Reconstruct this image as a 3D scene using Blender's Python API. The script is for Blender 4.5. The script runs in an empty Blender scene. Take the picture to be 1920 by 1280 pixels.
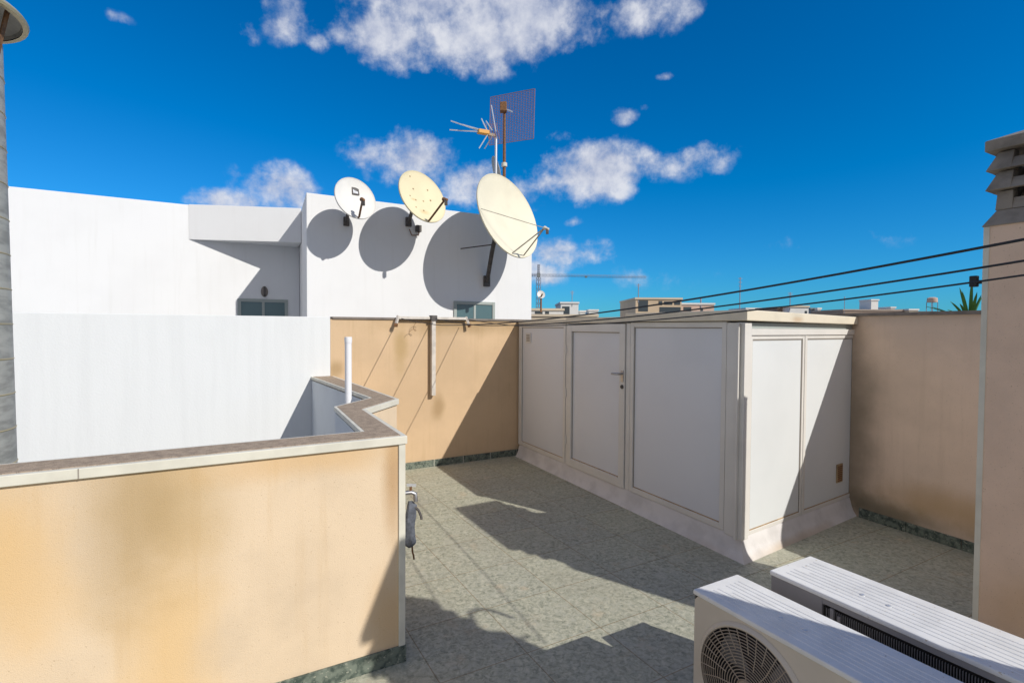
import bpy, bmesh, math, random
from mathutils import Vector, Matrix
random.seed(7)
C = bpy.context.scene
COL = C.collection
# ------------------------------------------------------------------ camera
FPX, EYE, PITCH, ROLL = 980.0, 1.75, math.atan(26/980), 0.006
cam = bpy.data.cameras.new('camera'); camo = bpy.data.objects.new('camera', cam); COL.objects.link(camo)
cam.sensor_width = 36; cam.lens = 36*FPX/1920; cam.clip_start = 0.05; cam.clip_end = 6000
fwd = Vector((0, math.cos(PITCH), -math.sin(PITCH))); right = Vector((1, 0, 0)); up = right.cross(fwd)
R0 = Matrix((right, up, -fwd)).transposed()
camo.matrix_world = Matrix.Translation((0, 0, EYE)) @ (R0 @ Matrix.Rotation(ROLL, 3, 'Z')).to_4x4()
C.camera = camo
CR = camo.matrix_world.to_3x3()
def ray(px, py):                       # direction of a view ray, used only to aim the clouds of the sky
    return (CR @ Vector(((px-960)/FPX, -(py-640)/FPX, -1))).normalized()
# ------------------------------------------------------------------ light
C.view_settings.view_transform = 'Standard'; C.view_settings.look = 'None'
C.view_settings.exposure = 0; C.view_settings.gamma = 1
EL = math.radians(36); SH = Vector((.809, -.588, 0)).normalized()
S = Vector((SH.x*math.cos(EL), SH.y*math.cos(EL), math.sin(EL)))
sl = bpy.data.lights.new('sun', 'SUN'); sl.energy = 4.05; sl.angle = math.radians(.5); sl.color = (1, .95, .87)
so = bpy.data.objects.new('sun', sl); COL.objects.link(so); so.rotation_euler = (-S).to_track_quat('-Z', 'Y').to_euler()
W = bpy.data.worlds.new('World'); C.world = W; W.use_nodes = True
wn, wl = W.node_tree.nodes, W.node_tree.links; wn.clear()
def N(t, **k):
    n = wn.new(t)
    for a, b in k.items(): setattr(n, a, b)
    return n
def M2(op, a, b=None, clamp=False, c=None):
    n = N('ShaderNodeMath', operation=op); n.use_clamp = clamp
    for i, v in enumerate((a, b, c)):
        if v is None: continue
        if isinstance(v, (int, float)): n.inputs[i].default_value = v
        else: wl.new(v, n.inputs[i])
    return n.outputs[0]
sky = N('ShaderNodeTexSky'); sky.sky_type = 'NISHITA'; sky.sun_disc = False
sky.sun_elevation = EL; sky.sun_rotation = math.atan2(SH.x, SH.y); sky.air_density = 1.0; sky.dust_density = .2; sky.ozone_density = 3.0
tint = N('ShaderNodeMix', data_type='RGBA', blend_type='MULTIPLY'); tint.inputs[0].default_value = 1
wl.new(sky.outputs[0], tint.inputs[6]); tint.inputs[7].default_value = (.25, .85, 1.42, 1)
sub = N('ShaderNodeMix', data_type='RGBA', blend_type='SUBTRACT'); sub.inputs[0].default_value = 1; sub.clamp_result = False
wl.new(tint.outputs[2], sub.inputs[6]); sub.inputs[7].default_value = (.42, .12, 0, 1)
pos_ = N('ShaderNodeVectorMath', operation='MAXIMUM'); wl.new(sub.outputs[2], pos_.inputs[0]); pos_.inputs[1].default_value = (0,0,0)
geo = N('ShaderNodeTexCoord'); D = geo.outputs['Generated']
nz = N('ShaderNodeTexNoise'); nz.inputs['Scale'].default_value = 7; nz.inputs['Detail'].default_value = 9; nz.inputs['Roughness'].default_value = .62
wl.new(D, nz.inputs['Vector'])
nz2 = N('ShaderNodeTexNoise'); nz2.inputs['Scale'].default_value = 22; nz2.inputs['Detail'].default_value = 6; nz2.inputs['Roughness'].default_value = .6
wl.new(D, nz2.inputs['Vector'])
fb = M2('ADD', M2('MULTIPLY', nz.outputs['Fac'], .65), M2('MULTIPLY', nz2.outputs['Fac'], .35))
def dot(v):
    n = N('ShaderNodeVectorMath', operation='DOT_PRODUCT'); wl.new(D, n.inputs[0]); n.inputs[1].default_value = v; return n.outputs['Value']
# clouds of that afternoon: azimuth/elevation centre and angular half-sizes (in px of a 980 px focal length), strength
CL = [(745,70,120,62,1.1),(880,65,150,72,1.2),(1000,20,150,80,1.2),(1100,10,60,40,.8),(800,0,160,60,1.2),(1225,12,90,52,1),(535,38,55,42,.55),(458,58,26,26,.4),(595,82,22,16,.5),
      (210,30,26,11,.25),(770,298,115,55,1),(720,300,60,40,.9),(890,342,90,50,.8),(1110,322,120,60,1),(1010,350,80,46,.9),(1190,310,60,30,.7),(1290,300,85,34,.5),(1030,258,60,12,.35),
      (1170,217,36,18,.6),(1208,204,16,9,.4),(1250,143,18,8,.5),(535,352,90,46,.9),(440,382,90,28,.9),(620,385,90,30,.7),(1068,476,85,36,.95),(1015,512,60,30,.8),(1077,416,20,10,.45),
      (1660,440,160,14,.10),(1130,520,120,16,.08),
      (-500,200,300,120,1),(2500,150,260,90,.9),(2300,420,200,50,.8),(-300,450,160,50,.7)]
acc = None
for (x, y, rx, ry, st) in CL:
    d = ray(x, y); r_ = d.cross(Vector((0,0,1))).normalized(); u_ = r_.cross(d)
    k = FPX * math.sqrt(((x-960)/FPX)**2 + ((y-640)/FPX)**2 + 1) / 1.0
    ax, ay = rx/k, ry/k
    a = dot(r_/ax*1.0); b = dot(u_/ay)
    q = M2('ADD', M2('MULTIPLY', a, a), M2('MULTIPLY', b, b))
    f = M2('MULTIPLY', M2('SUBTRACT', 1.25, q), st)                 # 1.25 at the centre, 0 at the rim
    front = M2('GREATER_THAN', dot(d), .2)
    f = M2('MULTIPLY', M2('MAXIMUM', f, -1.0), 1.0)
    f = M2('ADD', M2('MULTIPLY', M2('ADD', f, 1.0), front), -1.0)
    acc = f if acc is None else M2('SMOOTH_MAX', acc, f, c=.25)
dens = M2('ADD', M2('MULTIPLY', acc, .52), M2('MULTIPLY', M2('SUBTRACT', fb, .535), 3.0))
mr = N('ShaderNodeMapRange', interpolation_type='SMOOTHSTEP'); wl.new(dens, mr.inputs[0]); mr.inputs[1].default_value = -.03; mr.inputs[2].default_value = .66
gate = N('ShaderNodeMapRange', interpolation_type='SMOOTHSTEP'); wl.new(acc, gate.inputs[0]); gate.inputs[1].default_value = -.35; gate.inputs[2].default_value = .35
cov = M2('MULTIPLY', M2('MULTIPLY', mr.outputs[0], gate.outputs[0]), .93)
cr = N('ShaderNodeValToRGB'); wl.new(nz2.outputs['Fac'], cr.inputs[0])
cr.color_ramp.elements[0].position = .36; cr.color_ramp.elements[0].color = (5.0, 5.6, 7.4, 1)
cr.color_ramp.elements[1].position = .66; cr.color_ramp.elements[1].color = (9.0, 9.2, 9.9, 1)
mx = N('ShaderNodeMix', data_type='RGBA'); wl.new(cov, mx.inputs[0]); wl.new(pos_.outputs[0], mx.inputs[6]); wl.new(cr.outputs[0], mx.inputs[7])
# pale fill light added to the unseen sky behind the camera, brightening the shade
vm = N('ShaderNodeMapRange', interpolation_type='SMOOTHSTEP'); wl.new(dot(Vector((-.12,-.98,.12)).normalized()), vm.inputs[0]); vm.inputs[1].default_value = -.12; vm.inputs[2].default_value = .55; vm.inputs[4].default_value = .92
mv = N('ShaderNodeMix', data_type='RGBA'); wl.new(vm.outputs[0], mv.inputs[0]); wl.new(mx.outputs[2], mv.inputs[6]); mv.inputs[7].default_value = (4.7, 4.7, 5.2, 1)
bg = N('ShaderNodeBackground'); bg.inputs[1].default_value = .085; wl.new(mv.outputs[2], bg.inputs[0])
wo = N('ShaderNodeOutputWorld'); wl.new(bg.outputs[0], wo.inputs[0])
# ------------------------------------------------------------------ materials
def mat(name, col, rough=.8, metal=0, var=0, vscale=6, speck=None, bump=0, bscale=120, stains=(), spec=.4, stretch=None, alpha=None, dark=None, streak=None):
    m = bpy.data.materials.new(name); m.use_nodes = True
    n, l = m.node_tree.nodes, m.node_tree.links
    b = n['Principled BSDF']; b.inputs['Roughness'].default_value = rough; b.inputs['Metallic'].default_value = metal
    b.inputs['Specular IOR Level'].default_value = spec
    tc = n.new('ShaderNodeTexCoord'); co = n.new('ShaderNodeNewGeometry').outputs['Position']
    if stretch:
        mp = n.new('ShaderNodeMapping'); mp.inputs['Scale'].default_value = stretch; l.new(co, mp.inputs[0]); cs = mp.outputs[0]
    else: cs = co
    cur = None
    def mixc(fac, a, bcol, mode='MIX'):
        x = n.new('ShaderNodeMix'); x.data_type = 'RGBA'; x.blend_type = mode
        l.new(fac, x.inputs[0])
        if isinstance(a, tuple): x.inputs[6].default_value = (*a, 1)
        else: l.new(a, x.inputs[6])
        x.inputs[7].default_value = (*bcol, 1)
        return x.outputs[2]
    def rng(src, a, bb, c=0, d=1):
        x = n.new('ShaderNodeMapRange'); x.interpolation_type = 'SMOOTHSTEP'; l.new(src, x.inputs[0])
        for i, v in enumerate((a, bb, c, d)): x.inputs[i+1].default_value = v
        return x.outputs[0]
    def noise(vec, sc, det=4, ro=.55):
        x = n.new('ShaderNodeTexNoise'); l.new(vec, x.inputs['Vector']); x.inputs['Scale'].default_value = sc
        x.inputs['Detail'].default_value = det; x.inputs['Roughness'].default_value = ro; return x.outputs['Fac']
    cur = tuple(col)
    if var:
        dk = dark or tuple(c*(1-var) for c in col)
        cur = mixc(rng(noise(cs, vscale), .38, .68), cur, dk)
    if speck:                                    # (colour, scale, low, high)
        for (sc, ss, lo, hi) in speck:
            cur = mixc(rng(noise(co, ss, 2), lo, hi), cur, sc)
    if streak:                                   # rain streaks running down the wall: (colour, amount)
        m3 = n.new('ShaderNodeMapping'); m3.inputs['Scale'].default_value = (9, 9, .55); l.new(co, m3.inputs[0])
        cur = mixc(rng(noise(m3.outputs[0], 1.6, 6, .62), .50, .78, 0, streak[1]), cur, streak[0])
    for (sc, ctr, rad, am) in stains:            # stain blobs at fixed places on the wall
        sv = n.new('ShaderNodeVectorMath'); sv.operation = 'SUBTRACT'; l.new(co, sv.inputs[0]); sv.inputs[1].default_value = ctr
        dv = n.new('ShaderNodeVectorMath'); dv.operation = 'DIVIDE'; l.new(sv.outputs[0], dv.inputs[0]); dv.inputs[1].default_value = rad
        ln = n.new('ShaderNodeVectorMath'); ln.operation = 'LENGTH'; l.new(dv.outputs[0], ln.inputs[0])
        nn = noise(co, 3.2, 5); ad = n.new('ShaderNodeMath'); ad.operation = 'MULTIPLY_ADD'; l.new(nn, ad.inputs[0]); ad.inputs[1].default_value = .9; l.new(ln.outputs['Value'], ad.inputs[2])
        cur = mixc(rng(ad.outputs[0], .55, 1.55, am, 0), cur, sc)
    if isinstance(cur, tuple): b.inputs['Base Color'].default_value = (*cur, 1)
    else: l.new(cur, b.inputs['Base Color'])
    if bump:
        bp = n.new('ShaderNodeBump'); bp.inputs['Strength'].default_value = bump; bp.inputs['Distance'].default_value = .01
        l.new(noise(co, bscale, 5), bp.inputs['Height']); l.new(bp.outputs[0], b.inputs['Normal'])
    return m
BE = (.72, .575, .41)
STAIN = (.36, .215, .085)
mt = {}
SP = [((.44,.32,.20), 150, .64, .78)]
mt['stucco_near'] = mat('stucco_near', BE, .92, streak=((.55,.38,.20), .35), var=.14, vscale=1.6, speck=SP, bump=.22, bscale=240, stains=[
    ((.69,.47,.22), (-1.45, 2.19, .40), (.24,.24,.80), .7), ((.64,.43,.20), (-1.95, 1.90, .95), (.20,.20,.5), .6), ((.48,.345,.175), (-1.40, 2.21, .95), (.26,.26,.50), .55), ((.42,.30,.155), (-1.56, 2.13, .95), (.24,.24,.62), .72), ((.44,.265,.12), (-.60,2.66,1.0), (.07,.07,.45), .75),
    ((.62,.40,.19), (-.62,2.65,.25), (.16,.16,.3), .55), ((.64,.42,.20), (-.95,2.47,1.12), (.65,.5,.12), .6), ((.68,.46,.22), (-1.85,1.95,.80), (.22,.22,.5), .6)])
mt['stucco_far'] = mat('stucco_far', (.65,.47,.295), .92, streak=((.50,.35,.20), .4), var=.12, vscale=1.3, speck=SP, bump=.2, bscale=240, stains=[
    ((.36,.24,.12), (-.93,6.58,.74), (.11,.11,.24), .7), ((.38,.26,.13), (-.6,6.75,1.8), (1.6,1.2,.20), .75), ((.42,.29,.13), (-1.35,6.33,1.5), (.12,.12,.42), .7), ((.34,.225,.10), (-2.0,5.95,1.27), (.12,.12,.12), .6)])
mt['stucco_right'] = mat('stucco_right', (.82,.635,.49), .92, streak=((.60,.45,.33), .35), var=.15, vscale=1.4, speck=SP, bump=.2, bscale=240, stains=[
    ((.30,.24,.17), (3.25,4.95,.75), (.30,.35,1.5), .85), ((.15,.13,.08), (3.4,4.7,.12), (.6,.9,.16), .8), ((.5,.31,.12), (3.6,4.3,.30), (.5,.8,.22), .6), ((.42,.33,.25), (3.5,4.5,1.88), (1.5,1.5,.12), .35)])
mt['stucco_chimney'] = mat('stucco_chimney', (.80,.60,.46), .92, var=.12, vscale=2.5, speck=SP, bump=.25, bscale=240, stains=[((.55,.33,.13), (2.75,2.4,.35), (.6,.6,.3), .5)])
mt['white_wall'] = mat('white_wall', (.78,.79,.80), .9, streak=((.66,.66,.65), .25), var=.035, vscale=1.2, bump=.12, bscale=90)
mt['white_well'] = mat('white_well', (.75,.77,.775), .9, var=.035, vscale=2.2, stretch=(5,5,.35), bump=.15, bscale=60, speck=[((.71,.73,.73), 1.1, .62, .8)])
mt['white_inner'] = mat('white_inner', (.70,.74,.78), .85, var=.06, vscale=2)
mt['coping'] = mat('coping', (.40,.31,.225), .75, var=.3, vscale=30, speck=[((.12,.09,.07), 210, .58, .66), ((.46,.36,.28), 170, .62, .7)])
mt['coping_grey'] = mat('coping_grey', (.22,.19,.165), .8, var=.25, vscale=9)
mt['trim'] = mat('trim', (.69,.67,.58), .55, var=.12, vscale=7)
mt['skirting'] = mat('skirting', (.17,.20,.165), .45, var=.5, vscale=26, dark=(.05,.07,.06), speck=[((.32,.33,.27), 60, .6, .7)])
mt['shed_frame'] = mat('shed_frame', (.72,.70,.66), .5, var=.07, vscale=3, spec=.5)
mt['shed_panel'] = mat('shed_panel', (.71,.73,.77), .42, var=.05, vscale=1.2, spec=.5, bump=.06, bscale=3)
mt['shed_panel_front'] = mat('shed_panel_front', (.72,.75,.76), .45, var=.04, vscale=1.5, spec=.5)
mt['shed_roof'] = mat('shed_roof', (.74,.67,.53), .6, var=.12, vscale=4, stains=[((.48,.26,.09), (2.3,4.35,1.83), (.16,.16,.04), .8)])
mt['gasket'] = mat('gasket', (.30,.27,.235), .8)
mt['rust_line'] = mat('rust_line', (.46,.33,.19), .8, var=.4, vscale=8)
mt['curb'] = mat('curb', (.68,.66,.65), .8, var=.16, vscale=5, bump=.35, bscale=22, stains=[((.42,.31,.19), (2.3,4.3,.0), (.9,.9,.07), .6)])
mt['metal'] = mat('metal', (.45,.45,.46), .35, metal=.9, var=.2, vscale=20)
mt['post_white'] = mat('post_white', (.66,.61,.55), .6, var=.2, vscale=12)
mt['pvc'] = mat('pvc', (.82,.83,.86), .35)
mt['rust'] = mat('rust', (.24,.12,.055), .85, var=.4, vscale=40)
mt['dark_steel'] = mat('dark_steel', (.11,.10,.095), .6, var=.4, vscale=25)
mt['dish_cream'] = mat('dish_cream', (.74,.69,.54), .55, var=.06, vscale=3)
mt['dish_stained'] = mat('dish_stained', (.74,.66,.44), .6, var=.06, vscale=3, stains=[((.55,.33,.10), (-1.42,7.45,3.55), (.09,.09,.03), .8), ((.55,.34,.11), (-1.13,7.50,3.56), (.10,.10,.02), .8), ((.58,.38,.14), (-1.28,7.5,3.38), (.12,.12,.05), .5)])
mt['dish_white'] = mat('dish_white', (.72,.71,.68), .55, var=.06, vscale=5)
mt['dish_back'] = mat('dish_back', (.42,.39,.33), .6, var=.2, vscale=12)
mt['black'] = mat('black', (.018,.018,.02), .5)
mt['wire'] = mat('wire', (.018,.022,.03), .6)
mt['glass'] = mat('glass', (.09,.16,.175), .12, spec=.8)
mt['win_frame'] = mat('win_frame', (.36,.40,.38), .5)
mt['lamp'] = mat('lamp', (.22,.19,.17), .5)
mt['duct'] = mat('duct', (.40,.40,.36), .55, metal=.1, var=.35, vscale=6, stretch=(1,1,4), bump=.1, bscale=30)
mt['seam'] = mat('seam', (.42,.36,.22), .5, metal=.3)
mt['ac_beige'] = mat('ac_beige', (.62,.56,.48), .5, var=.05, vscale=8)
mt['ac_top'] = mat('ac_top', (.80,.80,.79), .30, var=.09, vscale=9, speck=[((.55,.5,.42), 60, .68, .76)])
mt['ac_grey'] = mat('ac_grey', (.27,.26,.27), .6, var=.1)
mt['grille'] = mat('grille', (.34,.28,.225), .5)
mt['fan'] = mat('fan', (.035,.035,.04), .5)
mt['concrete'] = mat('concrete', (.30,.265,.225), .9, var=.3, vscale=9, bump=.3, bscale=60)
mt['grid'] = mat('grid', (.34,.20,.22), .6, var=.2, vscale=30)
mt['orange'] = mat('orange', (.70,.34,.06), .5)
mt['alu'] = mat('alu', (.70,.72,.75), .35, metal=.5)
mt['cloth'] = mat('cloth', (.14,.155,.19), .9, var=.4, vscale=40)
mt['leaf'] = mat('leaf', (.08,.20,.045), .5, var=.35, vscale=12)
mt['trunk'] = mat('trunk', (.16,.11,.07), .9, var=.3, vscale=12)
mt['city_white'] = mat('city_white', (.74,.74,.72), .9, var=.08, vscale=.4)
mt['city_cream'] = mat('city_cream', (.64,.55,.42), .9, var=.1, vscale=.4)
mt['city_tan'] = mat('city_tan', (.60,.47,.33), .9, var=.1, vscale=.4)
mt['city_pink'] = mat('city_pink', (.62,.46,.38), .9, var=.1, vscale=.4)
mt['city_brown'] = mat('city_brown', (.33,.25,.20), .9, var=.15, vscale=.4)
mt['city_grey'] = mat('city_grey', (.22,.24,.25), .9, var=.15, vscale=.4)
mt['city_roof'] = mat('city_roof', (.40,.33,.28), .9, var=.2, vscale=.5)
mt['city_win'] = mat('city_win', (.06,.075,.085), .25)
mt['crane'] = mat('crane', (.28,.30,.36), .6)
mt['red'] = mat('red', (.45,.10,.07), .7)
mt['asphalt'] = mat('asphalt', (.09,.085,.08), .9, var=.3, vscale=.05)
# tiled terrace floor
m = bpy.data.materials.new('terrace_tiles'); m.use_nodes = True; mt['tiles'] = m
n, l = m.node_tree.nodes, m.node_tree.links; b = n['Principled BSDF']; b.inputs['Roughness'].default_value = .62; b.inputs['Specular IOR Level'].default_value = .3
g = n.new('ShaderNodeNewGeometry'); mp = n.new('ShaderNodeMapping'); l.new(g.outputs['Position'], mp.inputs[0]); mp.inputs['Rotation'].default_value = (0,0,math.radians(-29.4)); mp.inputs['Location'].default_value=(.06,.13,0)
br = n.new('ShaderNodeTexBrick'); l.new(mp.outputs[0], br.inputs[0]); br.offset = 0; br.inputs['Scale'].default_value = 1; br.inputs['Brick Width'].default_value = .5; br.inputs['Row Height'].default_value = .5
br.inputs['Mortar Size'].default_value = .0035; br.inputs['Mortar Smooth'].default_value = .3
br.inputs['Color1'].default_value = (.98,.98,.98,1); br.inputs['Color2'].default_value = (1.06,1.05,1.0,1); br.inputs['Mortar'].default_value = (.72,.60,.50,1)
def tn(sc, det, ro=.6, dist=0):
    x = n.new('ShaderNodeTexNoise'); l.new(g.outputs['Position'], x.inputs['Vector']); x.inputs['Scale'].default_value = sc; x.inputs['Detail'].default_value = det; x.inputs['Roughness'].default_value = ro; x.inputs['Distortion'].default_value = dist; return x.outputs['Fac']
def ramp(f, a, ca, bb, cb):
    x = n.new('ShaderNodeValToRGB'); l.new(f, x.inputs[0]); x.color_ramp.elements[0].position = a; x.color_ramp.elements[0].color = (*ca,1); x.color_ramp.elements[1].position = bb; x.color_ramp.elements[1].color = (*cb,1); return x.outputs[0]
def tmix(fac, a, c2, mode='MIX'):
    x = n.new('ShaderNodeMix'); x.data_type = 'RGBA'; x.blend_type = mode
    if isinstance(fac, float): x.inputs[0].default_value = fac
    else: l.new(fac, x.inputs[0])
    l.new(a, x.inputs[6])
    if isinstance(c2, tuple): x.inputs[7].default_value = (*c2,1)
    else: l.new(c2, x.inputs[7])
    return x.outputs[2]
c1 = ramp(tn(34, 6, .7, .8), .36, (.225,.24,.19), .64, (.52,.51,.41))
c2 = tmix(ramp(tn(11, 4, .6, 1.5), .48, (0,0,0), .72, (.75,.75,.75)), c1, (.47,.47,.40))
c3 = tmix(ramp(tn(4.5, 5, .6), .60, (0,0,0), .76, (.5,.5,.5)), c2, (.56,.42,.28))
c3 = tmix(ramp(tn(1.6, 5, .6), .45, (0,0,0), .75, (.4,.4,.4)), c3, (.30,.28,.23))
c4 = tmix(1.0, c3, br.outputs['Color'], 'MULTIPLY'); l.new(c4, b.inputs['Base Color'])
bp = n.new('ShaderNodeBump'); bp.inputs['Strength'].default_value = .25; bp.inputs['Distance'].default_value = .006; l.new(tn(60, 3), bp.inputs['Height']); l.new(bp.outputs[0], b.inputs['Normal'])
# ------------------------------------------------------------------ mesh helpers
WL = {}
class MB:
    def __init__(s): s.v, s.f = [], []
    def add(s, vs, fs):
        k = len(s.v); s.v += [Vector(v) for v in vs]; s.f += [tuple(i+k for i in f) for f in fs]; return s
    def hexa(s, p):                    # 4 bottom (ccw) + 4 top
        return s.add(p, [(3,2,1,0),(4,5,6,7),(0,1,5,4),(1,2,6,5),(2,3,7,6),(3,0,4,7)])
    def box(s, fr, u0, u1, v0, v1, z0, z1):
        return s.hexa([fr(u0,v0,z0),fr(u1,v0,z0),fr(u1,v1,z0),fr(u0,v1,z0),fr(u0,v0,z1),fr(u1,v0,z1),fr(u1,v1,z1),fr(u0,v1,z1)])
    def frus(s, fr, a, z0, b_, z1):    # a, b_ = (u0,u1,v0,v1)
        f = lambda r, z: [fr(r[0],r[2],z),fr(r[1],r[2],z),fr(r[1],r[3],z),fr(r[0],r[3],z)]
        return s.hexa(f(a,z0)+f(b_,z1))
    def prism(s, pl, z0, z1):
        k = len(pl); return s.add([(x,y,z0) for x,y in pl]+[(x,y,z1) for x,y in pl], [tuple(range(k))[::-1], tuple(range(k,2*k))]+[(i,(i+1)%k,(i+1)%k+k,i+k) for i in range(k)])
    def tube(s, pts, r, n=10, caps=True):
        pts = [Vector(p) for p in pts]; rs = r if isinstance(r, (list,tuple)) else [r]*len(pts); k0 = len(s.v); N_ = len(pts)
        t0 = (pts[1]-pts[0]).normalized(); a = t0.orthogonal().normalized()
        for i, p in enumerate(pts):
            t = (pts[min(i+1,N_-1)]-pts[max(i-1,0)]).normalized(); a = (a - t*a.dot(t)).normalized(); b2 = t.cross(a)
            for j in range(n):
                w = 2*math.pi*j/n; s.v.append(p + (a*math.cos(w)+b2*math.sin(w))*rs[i])
        for i in range(N_-1):
            for j in range(n):
                s.f.append((k0+i*n+j, k0+i*n+(j+1)%n, k0+(i+1)*n+(j+1)%n, k0+(i+1)*n+j))
        if caps: s.f.append(tuple(range(k0, k0+n))[::-1]); s.f.append(tuple(range(k0+(N_-1)*n, k0+N_*n)))
        return s
    def lathe(s, c, ax, prof, n=40, open_=True):   # prof = [(r, h)] around axis ax from c
        ax = Vector(ax).normalized(); a = ax.orthogonal().normalized(); b2 = ax.cross(a); k0 = len(s.v); c = Vector(c)
        for r, h in prof:
            for j in range(n):
                w = 2*math.pi*j/n; s.v.append(c + ax*h + (a*math.cos(w)+b2*math.sin(w))*max(r,1e-4))
        for i in range(len(prof)-1):
            for j in range(n): s.f.append((k0+i*n+j, k0+i*n+(j+1)%n, k0+(i+1)*n+(j+1)%n, k0+(i+1)*n+j))
        return s
    def bar(s, p, q, w, h=None):       # square bar
        p, q = Vector(p), Vector(q); t = (q-p).normalized(); a = t.cross(Vector((0,0,1)))
        if a.length < .05: a = t.cross(Vector((0,1,0)))
        a.normalize(); b2 = t.cross(a); h = h or w; a = a*w/2; b2 = b2*h/2
        return s.hexa([p-a-b2,p+a-b2,q+a-b2,q-a-b2,p-a+b2,p+a+b2,q+a+b2,q-a+b2])
    def build(s, name, m, parent=None, org=None, smooth=False, bevel=0, props=None):
        if parent is not None: o0 = WL[parent.name]
        else: o0 = Vector(org) if org is not None else sum(s.v, Vector())/len(s.v)
        me = bpy.data.meshes.new(name); me.from_pydata([v-o0 for v in s.v], [], s.f); me.validate()
        bm = bmesh.new(); bm.from_mesh(me); bmesh.ops.recalc_face_normals(bm, faces=bm.faces); bm.to_mesh(me); bm.free()
        me.materials.append(mt[m] if isinstance(m, str) else m)
        if smooth:
            for p in me.polygons: p.use_smooth = True
            me.set_sharp_from_angle(angle=math.radians(40))
        o = bpy.data.objects.new(name, me); COL.objects.link(o)
        if parent is not None: o.parent = parent
        else: o.location = o0
        WL[o.name] = o0
        if bevel:
            bv = o.modifiers.new('bevel', 'BEVEL'); bv.width = bevel; bv.segments = 2; bv.limit_method = 'ANGLE'
        return o
def thing(name, loc, label, cat, group=None):
    o = bpy.data.objects.new(name, None); COL.objects.link(o); o.location = loc; o.empty_display_size = .1; WL[o.name] = Vector(loc)
    return tag(o, label, cat, group)
def tag(o, label, cat, group=None):
    o['label'] = label; o['category'] = cat
    if group: o['group'] = group
    return o
def struct(o): o['kind'] = 'structure'; return o
D1 = Vector((-.492, .8706, 0)); D2 = Vector((.8706, .492, 0))
def FR(o, a=D2, b_=D1):
    o = Vector((o[0], o[1], 0)); a = Vector((a[0],a[1],0)); b_ = Vector((b_[0],b_[1],0))
    return lambda u, v, z: o + a*u + b_*v + Vector((0,0,z))
# ------------------------------------------------------------------ ground and terrace floor
ORG = (0,0,-9.5)
struct(MB().add([(-2500,-2500,-9.5),(2500,-2500,-9.5),(2500,3500,-9.5),(-2500,3500,-9.5)], [(0,1,2,3)]).build('ground', 'asphalt', org=ORG))
NL = Vector((-.56, 2.70, 0))                      # outer corner of the near parapet
A, B, Cc, Dd = (-.56,2.70), (-1.015,3.56), (-.90,4.08), (-2.04,5.935)
O0 = tuple((NL - D2*7)[:2]); I0 = tuple((NL - D2*7 + D1*.2)[:2])
Ai, Bi, Ci, Di = (-.80,2.795), (-1.24,3.66), (-1.115,4.13), (-2.235,5.83)
far = FR((0,7.1)); rw = FR((3.27,4.83), (.4226,-.9063), (.9063,.4226))   # rw: u runs toward the camera along the right wall, v outward
floorpoly = [O0, A, B, Cc, Dd, tuple(far(1.74,0,0)[:2]), tuple(rw(0,0,0)[:2]), tuple(rw(9,0,0)[:2]), tuple((NL - D2*7 - D1*5)[:2])]
struct(MB().prism(floorpoly, -.35, 0).build('terrace_floor', 'tiles', org=(1.5,2.5,0)))
wellp = [I0, Ai, Bi, Ci, Di, tuple(far(-7.6,0,0)[:2])]
struct(MB().prism(wellp, -3.2, -3.0).build('lightwell_floor', 'coping_grey', org=(-3,4,-3)))
# ------------------------------------------------------------------ near zigzag parapet
def mid(p, q, t=.6): return (p[0]+(q[0]-p[0])*t, p[1]+(q[1]-p[1])*t)
OUT = [O0, A, B, Cc, Dd]; INN = [I0, Ai, Bi, Ci, Di]; MD = [mid(p,q) for p,q in zip(OUT,INN)]
def strip(P, Q, z0, z1):
    m_ = MB(); k = len(P)
    vs = [(x,y,z0) for x,y in P]+[(x,y,z0) for x,y in Q]+[(x,y,z1) for x,y in P]+[(x,y,z1) for x,y in Q]
    fs = []
    for i in range(k-1):
        fs += [(i,i+1,k+i+1,k+i),(2*k+i,2*k+i+1,3*k+i+1,3*k+i),(i,i+1,2*k+i+1,2*k+i),(k+i,k+i+1,3*k+i+1,3*k+i)]
    fs += [(0,k,3*k,2*k),(k-1,2*k-1,4*k-1,3*k-1)]
    return m_.add(vs, fs)
def off(P, d):                                       # offset a polyline sideways (to its right, seen along it)
    r = []
    for i, p in enumerate(P):
        ns = []
        for a, c in ((i-1,i),(i,i+1)):
            if a < 0 or c >= len(P): continue
            t = Vector((P[c][0]-P[a][0], P[c][1]-P[a][1])).normalized(); ns.append(Vector((t.y,-t.x)))
        nn = sum(ns, Vector((0,0))); nn.normalize(); k = 1/max(.4, nn.dot(ns[0]))
        r.append((p[0]+nn.x*d*k, p[1]+nn.y*d*k))
    return r
par = thing('parapet_wall', (-.56,2.70,0), 'low ochre stucco parapet in the left foreground with brown stone coping, zigzagging back to the far wall', 'parapet')
HP = 1.19
strip(OUT, MD, 0, HP-.045).build('outer_render', 'stucco_near', par)
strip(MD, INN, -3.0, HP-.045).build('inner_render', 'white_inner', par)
strip(off(OUT,-.012), off(INN,.010), HP-.045, HP).build('coping', 'coping', par, bevel=.003)
tr = strip(off(OUT,.016), off(OUT,-.012), HP-.045, HP-.003).build('coping_trim', 'trim', par, bevel=.003)
strip(off(INN,.010), off(INN,-.008), HP-.030, HP-.002).build('inner_coping_trim', 'trim', par)
jt = FR(A); 
for u in (-1.32, -2.4): MB().box(jt, u, u+.004, -.0175, -.010, HP-.044, HP-.004).build('trim_joint', 'gasket', tr)
cb = MB().box(jt, -.028, .008, -.009, .0, .085, HP-.045); cb.build('corner_bead', 'trim', par, bevel=.003)
sk = MB()
so_ = off(OUT, .012)
sk = strip(so_, off(OUT,-.001), 0, .088); sk.build('skirting', 'skirting', par, bevel=.002)
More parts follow.
